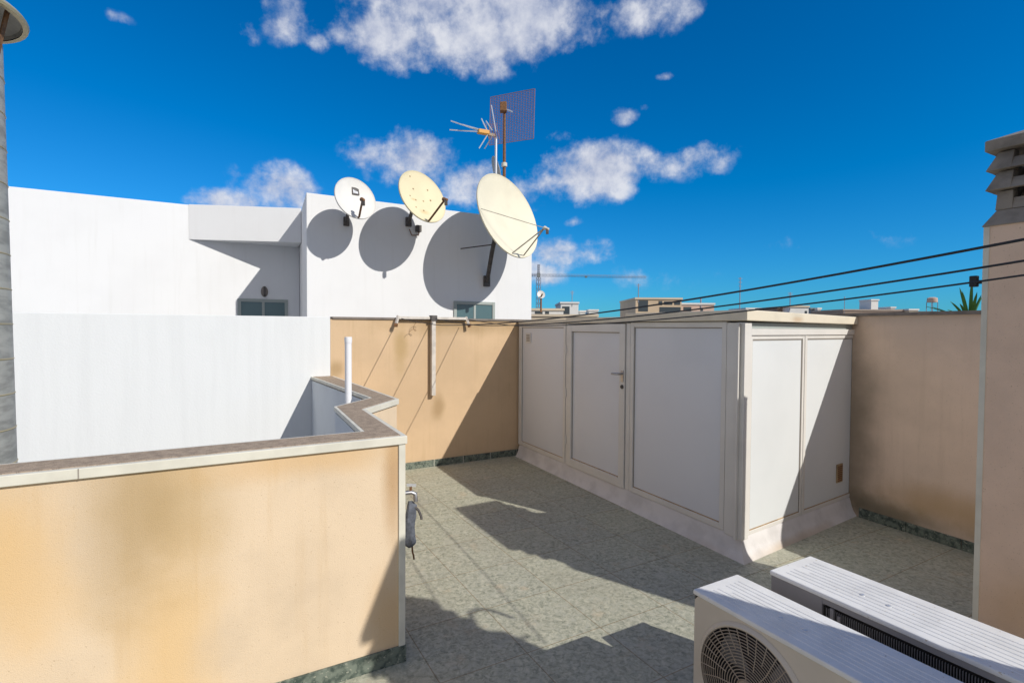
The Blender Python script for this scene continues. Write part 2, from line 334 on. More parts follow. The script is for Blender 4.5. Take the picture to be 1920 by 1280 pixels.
# ------------------------------------------------------------------ far wall (white over the lightwell, ochre over the terrace)
TD = (Vector((Dd[0],Dd[1],0))-Vector((0,7.1,0))).dot(D2)
fw = thing('boundary_wall', far(0,0,0), 'ochre stucco boundary wall behind the clothesline post, its left half painted white', 'wall')
MB().box(far, TD-.02, 1.9, 0, .2, -9.5, 1.835).build('ochre_render', 'stucco_far', fw)
MB().box(far, TD, 1.9, -.015, .215, 1.835, 1.862).build('coping', 'coping_grey', fw, bevel=.003)
MB().box(far, -7.6, TD-.022, -.004, .2, -9.5, 1.858).build('white_render', 'white_well', fw, bevel=.004)
s_ = MB(); u = TD+.03
while u < .1:
    s_.box(far, u, min(u+.395,.13), -.012, -.001, .001, .085); u += .4
so2 = s_.build('skirting', 'skirting', fw, bevel=.0015)
s_ = MB(); u = TD+.03
while u < .1: s_.box(far, u+.395, u+.40, -.0125, -.001, .001, .084); u += .4
s_.build('grout', 'trim', so2)
# end wall of the lightwell, out of frame on the left
MB().box(FR((NL-D2*7)[:2]), -.2, 0, .2, 6.4, -9.5, 1.5).build('side_wall', 'white_wall', fw)
# ------------------------------------------------------------------ right wall
rt = thing('side_parapet_wall', rw(0,0,0), 'shaded tan stucco wall with dark damp stains between the white cabinet and the chimney', 'wall')
MB().box(rw, -4.0, 9, 0, .2, -9.5, 1.875).build('render', 'stucco_right', rt)
MB().box(rw, -4.0, 9, -.018, .218, 1.875, 1.905).build('coping', 'coping_grey', rt, bevel=.003)
s_ = MB(); u = -.02
while u < 6: s_.box(rw, u, u+.395, -.012, -.001, .001, .088); u += .4
s_.build('skirting', 'skirting', rt, bevel=.0015)
# ------------------------------------------------------------------ white panelled cabinet (shed)
U = Vector((-.461,.888,0)); V = Vector((.826,.563,0)); sh = FR((1.76,3.95), U, V)
shed = thing('storage_cabinet', sh(0,0,0), 'large white panelled rooftop storage cabinet with a door and flat roof on a rounded base', 'cabinet')
LU, LV = 3.56, 1.86; ZB, ZT = .15, 1.80
# base curb, rounded profile
prof = [(.000,.165),(.012,.150),(.022,.115),(.030,.085),(.046,.045),(.066,.018),(.080,.0)]
loop = lambda d, z: [sh(-d,-d*.95,z), sh(LU,-d*.95,z), sh(LU,LV,z), sh(-d,LV+ d*.4,z)]
m_ = MB(); rings = [loop(d,z) for d,z in prof]
m_.v = [p for r in rings for p in r]
for i in range(len(rings)-1):
    for j in range(4): m_.f.append((i*4+j, i*4+(j+1)%4, (i+1)*4+(j+1)%4, (i+1)*4+j))
m_.f.append((0,1,2,3))
cu = m_.build('base_curb', 'curb', shed, smooth=True)
MB().box(sh, .03, LU, .03, LV-.03, .02, ZT-.02).build('inner_core', 'gasket', shed)
def framed(side, a0, a1, z0, z1, fw_, name, panel_m, fm='shed_frame', proud=.018, hinge=False):
    """a frame of four rails with gasket and inset panel on side 'U' (left face) or 'V' (front face)"""
    P = (lambda a, d, z: sh(a, -d, z)) if side == 'U' else (lambda a, d, z: sh(-d, a, z))
    def bx(mb, a, b_, d0, d1, za, zb): return mb.hexa([P(a,d0,za),P(b_,d0,za),P(b_,d1,za),P(a,d1,za),P(a,d0,zb),P(b_,d0,zb),P(b_,d1,zb),P(a,d1,zb)])
    f_ = MB()
    bx(f_, a0, a0+fw_, -.03, proud, z0, z1); bx(f_, a1-fw_, a1, -.03, proud, z0, z1)
    bx(f_, a0+fw_, a1-fw_, -.03, proud-.001, z0, z0+fw_); bx(f_, a0+fw_, a1-fw_, -.03, proud-.001, z1-fw_, z1)
    o = f_.build(name, fm, shed, bevel=.003)
    g_ = MB(); w = .008
    i0, i1, y0, y1 = a0+fw_, a1-fw_, z0+fw_, z1-fw_
    bx(g_, i0, i0+w, -.03, .004, y0, y1); bx(g_, i1-w, i1, -.03, .004, y0, y1); bx(g_, i0+w, i1-w, -.03, .004, y1-w, y1)
    g_.build('gasket', 'gasket', o)
    g2 = MB(); bx(g2, i0+w, i1-w, -.03, .0045, y0, y0+w); g2.build('rusty_bead', 'rust_line', o)
    p_ = MB(); bx(p_, i0+w, i1-w, -.03, 0, y0+w, y1-w); p_.build('panel', panel_m, o)
    return o, bx
framed('U', .155, 1.285, ZB+.012, ZT+.006, .045, 'side_panel', 'shed_panel')
pf, bxU = framed('U', 2.43, 3.55, ZB+.012, ZT, .045, 'side_panel', 'shed_panel')
dr, _ = framed('U', 1.36, 2.385, ZB+.012, ZT-.006, .085, 'door', 'shed_panel', proud=.026)
h_ = MB(); bxU(h_, 1.375, 1.41, .026, .034, 1.22, 1.33); h_.tube([sh(1.393,-.030,1.30), sh(1.393,-.075,1.30), sh(1.41,-.082,1.30), sh(1.50,-.080,1.295)], .011, 10); h_.build('handle', 'metal', dr, smooth=True)
h_ = MB(); h_.lathe(sh(1.393,-.026,1.17), (-.888,-.461,0), [(0,.012),(.018,.012),(.020,.008),(.020,0)], 20); bxU(h_, 1.389, 1.397, .038, .042, 1.16, 1.18); h_.build('lock', 'dark_steel', dr)
for z in (.45, 1.0, 1.5):
    MB().tube([sh(2.397,-.028,z-.05), sh(2.397,-.028,z+.05)], .009, 10).build('hinge', 'shed_frame', dr, smooth=True)
for (a_, b_, c_) in ((1.292,1.352,.014),(2.39,2.424,.012),(3.552,LU+.02,.02)):
    bxU(MB(), a_, b_, -.03, c_, ZB+.01, ZT).build('post', 'shed_frame', shed, bevel=.003)
# corner post and its sunlit return
po = MB(); po.box(sh, -.022, .055, -.032, .06, ZB-.005, ZT); po.box(sh, .055, .15, -.022, 0, ZB-.002, ZT-.001); po.build('corner_post', 'shed_frame', shed, bevel=.004)
MB().box(sh, .015, .030, -.060, -.033, ZB, ZT-.01).build('corner_flashing', 'shed_frame', shed, bevel=.002)
framed('V', .062, .87, ZB+.012, 1.70, .030, 'front_panel', 'shed_panel_front', proud=.010)
framed('V', .888, 1.80, ZB+.012, 1.70, .030, 'front_panel', 'shed_panel_front', proud=.010)
po = MB()
po.box(sh, -.014, .03, .872, .886, ZB+.01, 1.70); po.build('mullion', 'shed_frame', shed, bevel=.002)
MB().box(sh, -.022, .03, 1.802, LV, ZB, ZT).build('rear_post', 'shed_frame', shed, bevel=.003)
MB().box(sh, -.020, .03, .061, 1.801, 1.702, 1.752).build('top_rail', 'shed_frame', shed, bevel=.002)
MB().box(sh, .004, .03, .061, 1.801, 1.753, ZT-.001).build('glazed_strip', 'win_frame', shed)
# roofs
rz = [sh(-.050,-.050,ZT+.012), sh(1.335,-.050,ZT+.012), sh(1.335,LV+.03,ZT-.004), sh(-.050,LV+.03,ZT-.004), sh(-.050,-.050,1.893), sh(1.335,-.050,1.893), sh(1.335,LV+.03,1.866), sh(-.050,LV+.03,1.866)]
ro = MB().hexa(rz).build('roof', 'shed_roof', shed, bevel=.006)
MB().box(sh, 1.338, 2.40, -.034, LV, ZT+.003, 1.862).build('roof', 'shed_roof', shed, bevel=.004)
MB().box(sh, 2.402, LU+.02, -.030, LV, ZT+.003, 1.848).build('roof', 'shed_roof', shed, bevel=.004)
# vents
v_ = MB(); bxU(v_, 3.27, 3.40, .0015, .012, 1.55, 1.68); ve = v_.build('vent', 'shed_frame', shed, bevel=.003)
v_ = MB()
for k in range(5): bxU(v_, 3.295, 3.375, .0125, .017, 1.572+k*.019, 1.582+k*.019)
v_.build('slats', 'gasket', ve)
P = lambda a, d, z: sh(-d, a, z)
def bxV(mb, a, b_, d0, d1, za, zb): return mb.hexa([P(a,d0,za),P(b_,d0,za),P(b_,d1,za),P(a,d1,za),P(a,d0,zb),P(b_,d0,zb),P(b_,d1,zb),P(a,d1,zb)])
v_ = MB(); bxV(v_, 1.50, 1.61, .0015, .012, .335, .505); ve = v_.build('vent', 'rust_line', shed, bevel=.002)
v_ = MB()
for k in range(8): bxV(v_, 1.512, 1.598, .0125, .018, .350+k*.0185, .359+k*.0185)
v_.build('slats', 'rust', ve)
# ------------------------------------------------------------------ louvred chimneys
def chimney(T, w, l, ztop, label, inset=0, peak=.05, shift=0, flare=.036):
    """T = far left corner of the shaft; w along D2, l toward the camera (-D1)"""
    f = FR(T, D2, -D1); zt = ztop; r = lambda e: (-e, w+e, -e, l+e)
    root = thing('chimney', f(0,0,0), label, 'chimney', 'louvred chimneys')
    zs = zt-.47
    MB().box(f, 0, w, 0, l, 0, zs).build('shaft', 'stucco_chimney', root)
    for (a, c) in ((0,0),(w,0),(0,l),(w,l)):
        b_ = MB(); su = 1 if a == 0 else -1; sv = 1 if c == 0 else -1
        b_.box(f, min(a-su*.004,a+su*.022), max(a-su*.004,a+su*.022), min(c-sv*.004,c+sv*.022), max(c-sv*.004,c+sv*.022), .09, zs-.001)
        b_.build('corner_bead', 'trim', root, bevel=.002)
    s2 = MB()
    s2.box(f, -.012, w+.012, -.012, l+.012, .001, .088); s2.build('skirting', 'skirting', root)
    w0, l0, f0 = w, l, f; w = w-inset-shift; l = l-shift
    if shift: f = FR(f0(shift,0,0)[:2], D2, -D1)
    MB().frus(f, (-.012-shift, w0-shift+.012, -.012, l0+.012), zs, r(-.035), zs+.085).build('shoulder', 'concrete', root, bevel=.004)
    z = zs+.085
    MB().box(f, .12, w-.12, .12, l-.12, z-.01, zt-.07).build('dark_core', 'black', root)  # black fill stands in for the shade inside the louvres
    hs = (zt-.075-z)/3
    for k in range(3):
        za, zb = z+k*hs, z+(k+1)*hs-.006; eo = .004 if k else -.030; ei = -flare
        pw = .10
        for (a, c) in ((0,0),(1,0),(0,1),(1,1)):
            def rr(e):
                u0, u1 = (-e, pw) if a == 0 else (w-pw, w+e); v0, v1 = (-e, pw) if c == 0 else (l-pw, l+e)
                return (u0,u1,v0,v1)
            MB().frus(f, rr(eo), za, rr(ei), zb).build('louvre_post', 'concrete', root, bevel=.003)
        zm = za+(zb-za)*.58; em = eo+(ei-eo)*.58
        MB().hexa([f(-eo,pw,za),f(-eo,l-pw,za),f(-eo+.03,l-pw,za),f(-eo+.03,pw,za),f(-em+.01,pw,zm),f(-em+.01,l-pw,zm),f(-em+.04,l-pw,zm),f(-em+.04,pw,zm)]).build('slat', 'concrete', root)
        MB().hexa([f(w+eo,pw,za),f(w+eo,l-pw,za),f(w+eo-.03,l-pw,za),f(w+eo-.03,pw,za),f(w+em-.01,pw,zm),f(w+em-.01,l-pw,zm),f(w+em-.04,l-pw,zm),f(w+em-.04,pw,zm)]).build('slat', 'concrete', root)
        if w > 2*pw+.02:
            MB().hexa([f(pw,-eo,za),f(w-pw,-eo,za),f(w-pw,-eo+.03,za),f(pw,-eo+.03,za),f(pw,-em+.01,zm),f(w-pw,-em+.01,zm),f(w-pw,-em+.04,zm),f(pw,-em+.04,zm)]).build('slat', 'concrete', root)
            MB().hexa([f(pw,l+eo,za),f(w-pw,l+eo,za),f(w-pw,l+eo-.03,za),f(pw,l+eo-.03,za),f(pw,l+em-.01,zm),f(w-pw,l+em-.01,zm),f(w-pw,l+em-.04,zm),f(pw,l+em-.04,zm)]).build('slat', 'concrete', root)
    cap = MB(); cap.box(f, *[x for x in (-.008, w+.008)], *(-.008, l+.008), zt-.075, zt-.02)
    q_ = .12 if peak < .1 else min(w,l)/2-.012
    cap.frus(f, r(.006), zt-.0195, r(-q_), zt-.02+peak)
    cap.build('cap', 'concrete', root, bevel=.004)
    return root
chimney((2.515,2.80), .53, 1.05, 2.77, 'tan stucco chimney with concrete louvres at the right edge, standing before the side wall', inset=.085)
ch2 = FR((1.87,.79), D2, -D1)
chimney((1.87,.79), .70, .30, 2.72, 'slim stucco chimney beside the camera, seen by its louvred shadow on the low parapet', peak=.33, shift=.035, flare=.055)
fl = thing('floodlight', (2.50,2.9,2.0), 'small black floodlight fixed to the hidden far side of the right-hand chimney', 'floodlight')
f1 = FR((2.515,2.80), D2, -D1)
MB().box(f1, -.004, .026, -.060, -.025, 1.985, 2.045).build('housing', 'black', fl, bevel=.004)
MB().box(f1, .005, .020, -.025, 0, 2.0, 2.02).build('bracket', 'black', fl)
# ------------------------------------------------------------------ clothesline
def wpt(W0, s): 
    p = Vector((W0[0],W0[1],0)) - D1*s; p.z = 1.80 - .0424*s + .0142*s*s + .05*max(0, 1-s/1.2); return p
WS = [(-1.32,6.24), (-.94,6.44), (-.567,6.63)]
tp = thing('clothesline_post', (-.93,6.42,.9), 'white T-shaped clothesline bracket post bolted to the ochre far wall', 'clothesline post', 'clothesline posts')
pf_ = FR((-.98,6.495))
MB().box(pf_, -.026, .026, -.026, .026, .90, 1.845).build('post', 'post_white', tp, bevel=.004)
MB().box(pf_, -.040, .040, -.040, .040, 1.83, 1.895).build('joint_cap', 'dark_steel', tp, bevel=.004)
MB().box(pf_, -.44, -.041, -.016, .016, 1.845, 1.877).build('crossbar', 'post_white', tp, bevel=.003)
MB().box(pf_, .041, .44, -.016, .016, 1.845, 1.877).build('crossbar', 'post_white', tp, bevel=.003)
for z in (1.05, 1.65): MB().box(pf_, -.02, .02, .026, .048, z, z+.03).build('wall_bracket', 'rust', tp)
for sgn in (-1, 1):
    m_ = MB().bar(pf_(sgn*.445,0,1.885), pf_(sgn*.475,-.02,1.79), .026); e_ = m_.build('end_hook', 'post_white', tp)
    MB().bar(pf_(sgn*.476,-.02,1.79), pf_(sgn*.484,-.03,1.755), .034).build('rusty_tip', 'rust', e_)
tp2 = thing('clothesline_bracket', ch2(0,-.1,2.0), 'clothesline crossbar with curved end fixed to the slim chimney beside the camera', 'clothesline bracket', 'clothesline posts')
MB().box(ch2, -.08, .72, -.090, -.078, 2.105, 2.117).build('crossbar', 'post_white', tp2)
MB().box(ch2, .28, .32, -.07, 0, 2.08, 2.15).build('mount', 'post_white', tp2)
MB().tube([ch2(.60,-.0,2.30), ch2(.63,-.05,2.34), ch2(.70,-.09,2.41), ch2(.77,-.09,2.425), ch2(.812,-.09,2.38), ch2(.822,-.09,2.27)], .012, 8).build('curved_arm', 'post_white', tp2, smooth=True)
lab = ['black clothesline wire, uppermost of the three strung over the cabinet', 'black clothesline wire, the middle one of the three strung over the cabinet', 'black clothesline wire, lowest of the three strung over the cabinet']
for W0, lb in zip(WS, lab):
    pts = [wpt(W0, 6.27*i/40) for i in range(41)]
    tag(MB().tube(pts, .0041, 6).build('clothesline_wire', 'wire', org=pts[0], smooth=True), lb, 'clothesline', 'clothesline wires')
pts = [wpt(WS[1], s) + Vector((0,0,-.01)) for s in (.02,.05)]
# loose twist of wire under the crossbar
tw = [pf_(-.20+.03*math.cos(a)-.01*a, -.03, 1.80-.035*a*.4+.03*math.sin(a)) for a in [i*.4 for i in range(24)]]
tag(MB().tube(tw, .0025, 5).build('loose_wire', 'rust'), 'thin rusty loop of wire dangling left of the T-shaped clothesline post', 'wire')
# ------------------------------------------------------------------ white pipe, tap and cloth
pp = thing('vent_pipe', (-1.395,4.45,-3), 'white plastic vent pipe rising from the lightwell behind the zigzag parapet', 'pipe')
MB().tube([(-1.395,4.45,-3),(-1.395,4.45,1.655)], .028, 20).build('pipe', 'pvc', pp, smooth=True)
MB().lathe((-1.395,4.45,1.64), (0,0,1), [(.030,-.03),(.032,0),(.030,.022),(.022,.022),(.022,-.05)], 20).build('rim', 'pvc', pp, smooth=True)
tp3 = thing('garden_tap', (-.60,2.82,.84), 'small brass garden tap on the right side of the near parapet corner', 'tap')
MB().tube([(-.63,2.80,.845),(-.545,2.83,.85),(-.525,2.83,.84),(-.520,2.83,.80)], .012, 10).build('spout', 'metal', tp3, smooth=True)
MB().bar((-.548,2.83,.85),(-.548,2.83,.885), .012).build('stem', 'rust', tp3); MB().bar((-.57,2.825,.89),(-.52,2.835,.885), .012).build('lever', 'alu', tp3)
m_ = MB(); prof = [(.80,.012),(.775,.030),(.72,.036),(.66,.031),(.61,.030),(.575,.040),(.56,.034),(.545,.012)]
n_ = 14; k0 = 0
for i,(z,r) in enumerate(prof):
    for j in range(n_):
        w = 2*math.pi*j/n_; rr = r*(1+.28*math.sin(3*w+i*.9)+.12*math.sin(5*w-i)); rr *= .82; m_.v.append(Vector((-.550+rr*math.cos(w)+.006*math.sin(i*1.7), 2.83+rr*.7*math.sin(w), z)))
for i in range(len(prof)-1):
    for j in range(n_): m_.f.append((i*n_+j, i*n_+(j+1)%n_, (i+1)*n_+(j+1)%n_, (i+1)*n_+j))
m_.f.append(tuple(range(n_))); m_.f.append(tuple(range((len(prof)-1)*n_, len(prof)*n_)))
cl = m_.build('cloth_bag', 'cloth', org=(-.545,2.83,.8), smooth=True); tag(cl, 'crumpled dark blue cloth bag hanging from the garden tap', 'bag')
MB().tube([(-.53,2.83,.775),(-.505,2.83,.75),(-.492,2.83,.72),(-.488,2.83,.70)], .007, 7).build('cord', 'dark_steel', cl)
MB().tube([(-.54,2.83,.55),(-.538,2.83,.52),(-.532,2.83,.50),(-.53,2.83,.48)], .005, 7).build('drawstring', 'rust', cl)
# ------------------------------------------------------------------ air conditioners
X1 = -D1
def rect_hole(mb, f, u0, u1, z0, z1, uc, zc, r, v, n=72):
    out, inn = [], []
    for j in range(n):
        w = 2*math.pi*j/n; c, s = math.cos(w), math.sin(w)
        t = min(((u1-uc) if c > 0 else (uc-u0))/max(abs(c),1e-6), ((z1-zc) if s > 0 else (zc-z0))/max(abs(s),1e-6))
        out.append(f(uc+c*t, v, zc+s*t)); inn.append(f(uc+c*r, v, zc+s*r))
    k = len(mb.v); mb.v += out+inn
    for j in range(n): mb.f.append((k+j, k+(j+1)%n, k+n+(j+1)%n, k+n+j))
def ac_top(f, L_, Wd, H, root):
    t = MB(); t.box(f, -.006, L_+.006, -.006, Wd+.006, H-.022, H); o = t.build('top_cover', 'ac_top', root, bevel=.006)
    r_ = MB()
    for k in range(8):
        v0 = .035 + k*(Wd-.09)/7.2; vv = .10 if k in (3,) else .045
        r_.frus(f, (vv, L_-vv, v0, v0+.014), H-.001, (vv+.003, L_-vv-.003, v0+.004, v0+.010), H+.0024)
    r_.build('ribs', 'ac_top', o)
    for u in (.33, .43): MB().lathe(f(u, Wd*.42, H), (0,0,1), [(.010,0),(.009,.003),(.004,.0045),(0,.0045)], 14).build('screw', 'alu', o, smooth=True)
    return o
a1 = FR((.826,2.312), X1, D2)
ac = thing('air_conditioner', a1(.4,.15,0), 'beige air conditioner unit with round fan grille, lower right foreground', 'air conditioner', 'outdoor air conditioner units')
L_, Wd, H = .95, .29, .584
cb = MB()
cb.add([a1(0,Wd,.05),a1(L_,Wd,.05),a1(L_,Wd,H-.02),a1(0,Wd,H-.02)], [(0,1,2,3)])
cb.add([a1(0,0,.05),a1(0,Wd,.05),a1(0,Wd,H-.02),a1(0,0,H-.02)], [(0,1,2,3)]); cb.add([a1(L_,0,.05),a1(L_,Wd,.05),a1(L_,Wd,H-.02),a1(L_,0,H-.02)], [(0,1,2,3)])
cb.add([a1(0,0,.05),a1(L_,0,.05),a1(L_,Wd,.05),a1(0,Wd,.05)], [(0,1,2,3)])
UC, ZC, RR = .285, .300, .235
rect_hole(cb, a1, 0, L_, .05, H-.02, UC, ZC, RR, 0)
body = cb.build('cabinet', 'ac_beige', ac)
MB().lathe(a1(UC,0,ZC), D2, [(RR,0),(RR-.006,.02),(RR-.012,.10),(0,.101)], 60).build('fan_shroud', 'fan', body, smooth=True)
fb_ = MB()
for k in range(3):
    for i in range(8):
        w0 = k*2.094+i*.13; w1 = w0+.13; q = lambda r, w, v: a1(UC+r*math.cos(w), v, ZC+r*math.sin(w))
        fb_.add([q(.05,w0,.035+i*.006),q(.20,w0,.030+i*.006),q(.20,w1,.036+i*.006),q(.05,w1,.041+i*.006)], [(0,1,2,3)])
fan = fb_.build('fan', 'ac_grey', body); MB().lathe(a1(UC,.03,ZC), D2, [(0,0),(.05,.004),(.055,.05)], 30).build('hub', 'fan', fan, smooth=True)
gr = MB()
def ring(r, v, rt_, n=64):
    pts = [a1(UC+r*math.cos(2*math.pi*j/n), v, ZC+r*math.sin(2*math.pi*j/n)) for j in range(n)]; k = len(gr.v); m = 5
    for j in range(n):
        c = Vector(pts[j]) ; rad = (c - a1(UC,v,ZC)).normalized()
        for i in range(m):
            w = 2*math.pi*i/m; gr.v.append(c + rad*math.cos(w)*rt_ - D2*math.sin(w)*rt_)
    for j in range(n):
        for i in range(m): gr.f.append((k+j*m+i, k+j*m+(i+1)%m, k+((j+1)%n)*m+(i+1)%m, k+((j+1)%n)*m+i))
dome = lambda r: -.012 - .012*math.sqrt(max(0,1-(r/RR)**2))
rr_ = .045
while rr_ < RR: ring(rr_, dome(rr_), .0021); rr_ += .0118
for k in range(32):
    w = 2*math.pi*k/32; r0 = .045 if k % 4 == 0 else (.10 if k % 2 == 0 else .155)
    gr.tube([a1(UC+r*math.cos(w+.25*(r/RR)), dome(r)-.001, ZC+r*math.sin(w+.25*(r/RR))) for r in (r0,(r0+RR)/2,RR)], .0024, 5)
gr.lathe(a1(UC,-.026,ZC), D2, [(0,0),(.040,.001),(.046,.008)], 30)
gr.build('fan_grille', 'grille', ac, smooth=True)
g3 = MB().lathe(a1(UC,0,ZC), -D2, [(RR-.004,.001),(RR-.002,.014),(RR+.006,.016),(RR+.014,.008),(RR+.018,.001)], 72); g3.build('grille_ring', 'ac_beige', ac, smooth=True)
ac_top(a1, L_, Wd, H, ac)
for u in (.12,.66): MB().box(a1, u, u+.05, -.02, Wd+.02, .0, .049).build('foot', 'ac_grey', ac)
a2 = FR((1.217,2.41), X1, D2); L2, W2, H2 = 1.05, .31, .627
ac = thing('air_conditioner', a2(.4,.15,0), 'white air conditioner unit with dark coil side, behind the one with the fan grille', 'air conditioner', 'outdoor air conditioner units')
MB().box(a2, 0, L2, .03, W2, .05, H2-.022).build('cabinet', 'ac_beige', ac, bevel=.004)
MB().box(a2, -.001, .235, 0, .029, .05, H2-.022).build('side_panel', 'ac_grey', ac, bevel=.003)
MB().box(a2, .236, L2, .012, .029, .05, H2-.060).build('coil', 'black', ac)
q = MB(); q.box(a2, .236, L2, 0, .029, H2-.045, H2-.022)
for k in range(92): q.box(a2, .25+k*.0085, .2515+k*.0085, .005, .011, .06, H2-.06)
q.build('coil_fins', 'ac_grey', ac)
q = MB(); q.box(a2, .27, .285, -.004, .004, H2-.14, H2-.05); q.box(a2, .30, .31, -.002, .006, H2-.12, H2-.07); q.build('clip', 'ac_grey', ac)
ac_top(a2, L2, W2, H2, ac)
for u in (.12,.70): MB().box(a2, u, u+.05, -.02, W2+.02, .0, .049).build('foot', 'ac_grey', ac)
# ------------------------------------------------------------------ left metal duct with cowl
du = thing('flue_duct', (-3.05,2.75,-3), 'grey metal flue duct with banded seams and a conical cowl at the left edge', 'flue duct')
top = Vector((-3.065,2.75,3.29)); base = Vector((-2.965,2.75,-3))
MB().tube([base+(top-base)*i/20 for i in range(21)], .30, 48).build('pipe', 'duct', du, smooth=True)
k = 0; z = -.2
while z < 3.2:
    c = base+(top-base)*((z+3)/6.22); MB().lathe(c, (0,0,1), [(.300,-.005),(.3035,0),(.300,.005)], 48).build('seam', 'seam', du, smooth=True); z += .19
hc = Vector((-3.05,2.75,3.435))
cw = MB().lathe(hc, (0,0,1), [(.39,-.02),(.395,0),(.385,.012),(.05,.20),(0,.205)], 48).build('cowl', 'duct', du, smooth=True)
MB().lathe(hc, (0,0,1), [(.372,-.018),(.365,.0),(.05,.17),(0,.172)], 48).build('cowl_lining', 'dish_back', cw, smooth=True)
MB().lathe(hc, (0,0,1), [(.372,-.024),(.396,-.024),(.40,-.010),(.396,-.002)], 48).build('cowl_rim', 'seam', cw, smooth=True)
for a in (.4, 2.5, 4.6): MB().bar(top+Vector((.295*math.cos(a),.295*math.sin(a),-.08)), hc+Vector((.33*math.cos(a),.33*math.sin(a),.01)), .03, .008).build('strut', 'rust', du)
# ------------------------------------------------------------------ white neighbouring building
bl = FR((0,9.0)); rc = FR((-.9,10.6))
nb = thing('neighbour_building', bl(-3,2,-9.5), 'plain white rooftop building behind the boundary wall, carrying the satellite dishes', 'building')
HB = 3.62
fc = bl(-3.32,0,0); bc = rc(-3.18,0,0); e1 = bl(.388,0,0); e2 = bl(.388,4.5,0)
blk = MB().prism([tuple(fc[:2]), tuple(e1[:2]), tuple(e2[:2]), tuple(bl(-3.2,4.5,0)[:2]), tuple(bc[:2])], -9.5, HB).build('stair_block', 'white_wall', nb, bevel=.006)
wing = MB().prism([tuple(rc(-9.5,0,0)[:2]), tuple(rc(-3.185,0,0)[:2]), tuple(rc(-3.25,2.6,0)[:2]), tuple(rc(-9.5,2.6,0)[:2])], -9.5, HB+.02).build('wing', 'white_wall', nb, bevel=.006)
p0 = rc(-4.80,-.004,0); p1 = rc(-3.20,-.004,0); p2 = Vector((-3.405,8.46,0)); 
MB().prism([tuple(p0[:2]), tuple(p2[:2]), tuple(p1[:2])], 3.10, HB+.028).build('canopy', 'white_wall', nb, bevel=.004)
def window(f, u0, u1, z0, z1, root, d=0):
    fr_ = MB(); w = .05
    fr_.box(f, u0, u0+w, -.022-d, 0, z0, z1); fr_.box(f, u1-w, u1, -.022-d, 0, z0, z1); fr_.box(f, u0+w, u1-w, -.022-d, 0, z1-w, z1); fr_.box(f, u0+w, u1-w, -.022-d, 0, z0, z0+w)
    um = (u0+u1)/2; fr_.box(f, um-.02, um+.02, -.016-d, 0, z0+w, z1-w)
    o = fr_.build('window', 'win_frame', root, bevel=.003)
    MB().box(f, u0+w, um-.02, -.008-d, 0, z0+w, z1-w).build('pane', 'glass', o); MB().box(f, um+.02, u1-w, -.008-d, 0, z0+w, z1-w).build('pane', 'glass', o)
window(rc, -4.13, -3.37, 1.1, 2.20, nb); window(bl, -1.09, -.342, 1.1, 2.175, nb)
wlp = thing('wall_lamp', rc(-3.73,-.05,2.3), 'small oval bulkhead lamp on the white wall above the left window', 'wall lamp')
c_ = rc(-3.73,-.001,2.325); m_ = MB()
for i in range(7):
    a = i/6*math.pi/2; rr = math.cos(a); dd = .05*math.sin(a)
    for j in range(20): w = 2*math.pi*j/20; m_.v.append(c_ - D1*dd + D2*(.055*rr*math.cos(w)) + Vector((0,0,.09*rr*math.sin(w))))
for i in range(6):
    for j in range(20): m_.f.append((i*20+j, i*20+(j+1)%20, (i+1)*20+(j+1)%20, (i+1)*20+j))
m_.build('housing', 'lamp', wlp, smooth=True)
MB().box(rc, -3.745, -3.715, -.06, -.045, 2.24, 2.41).build('guard', 'dark_steel', wlp)
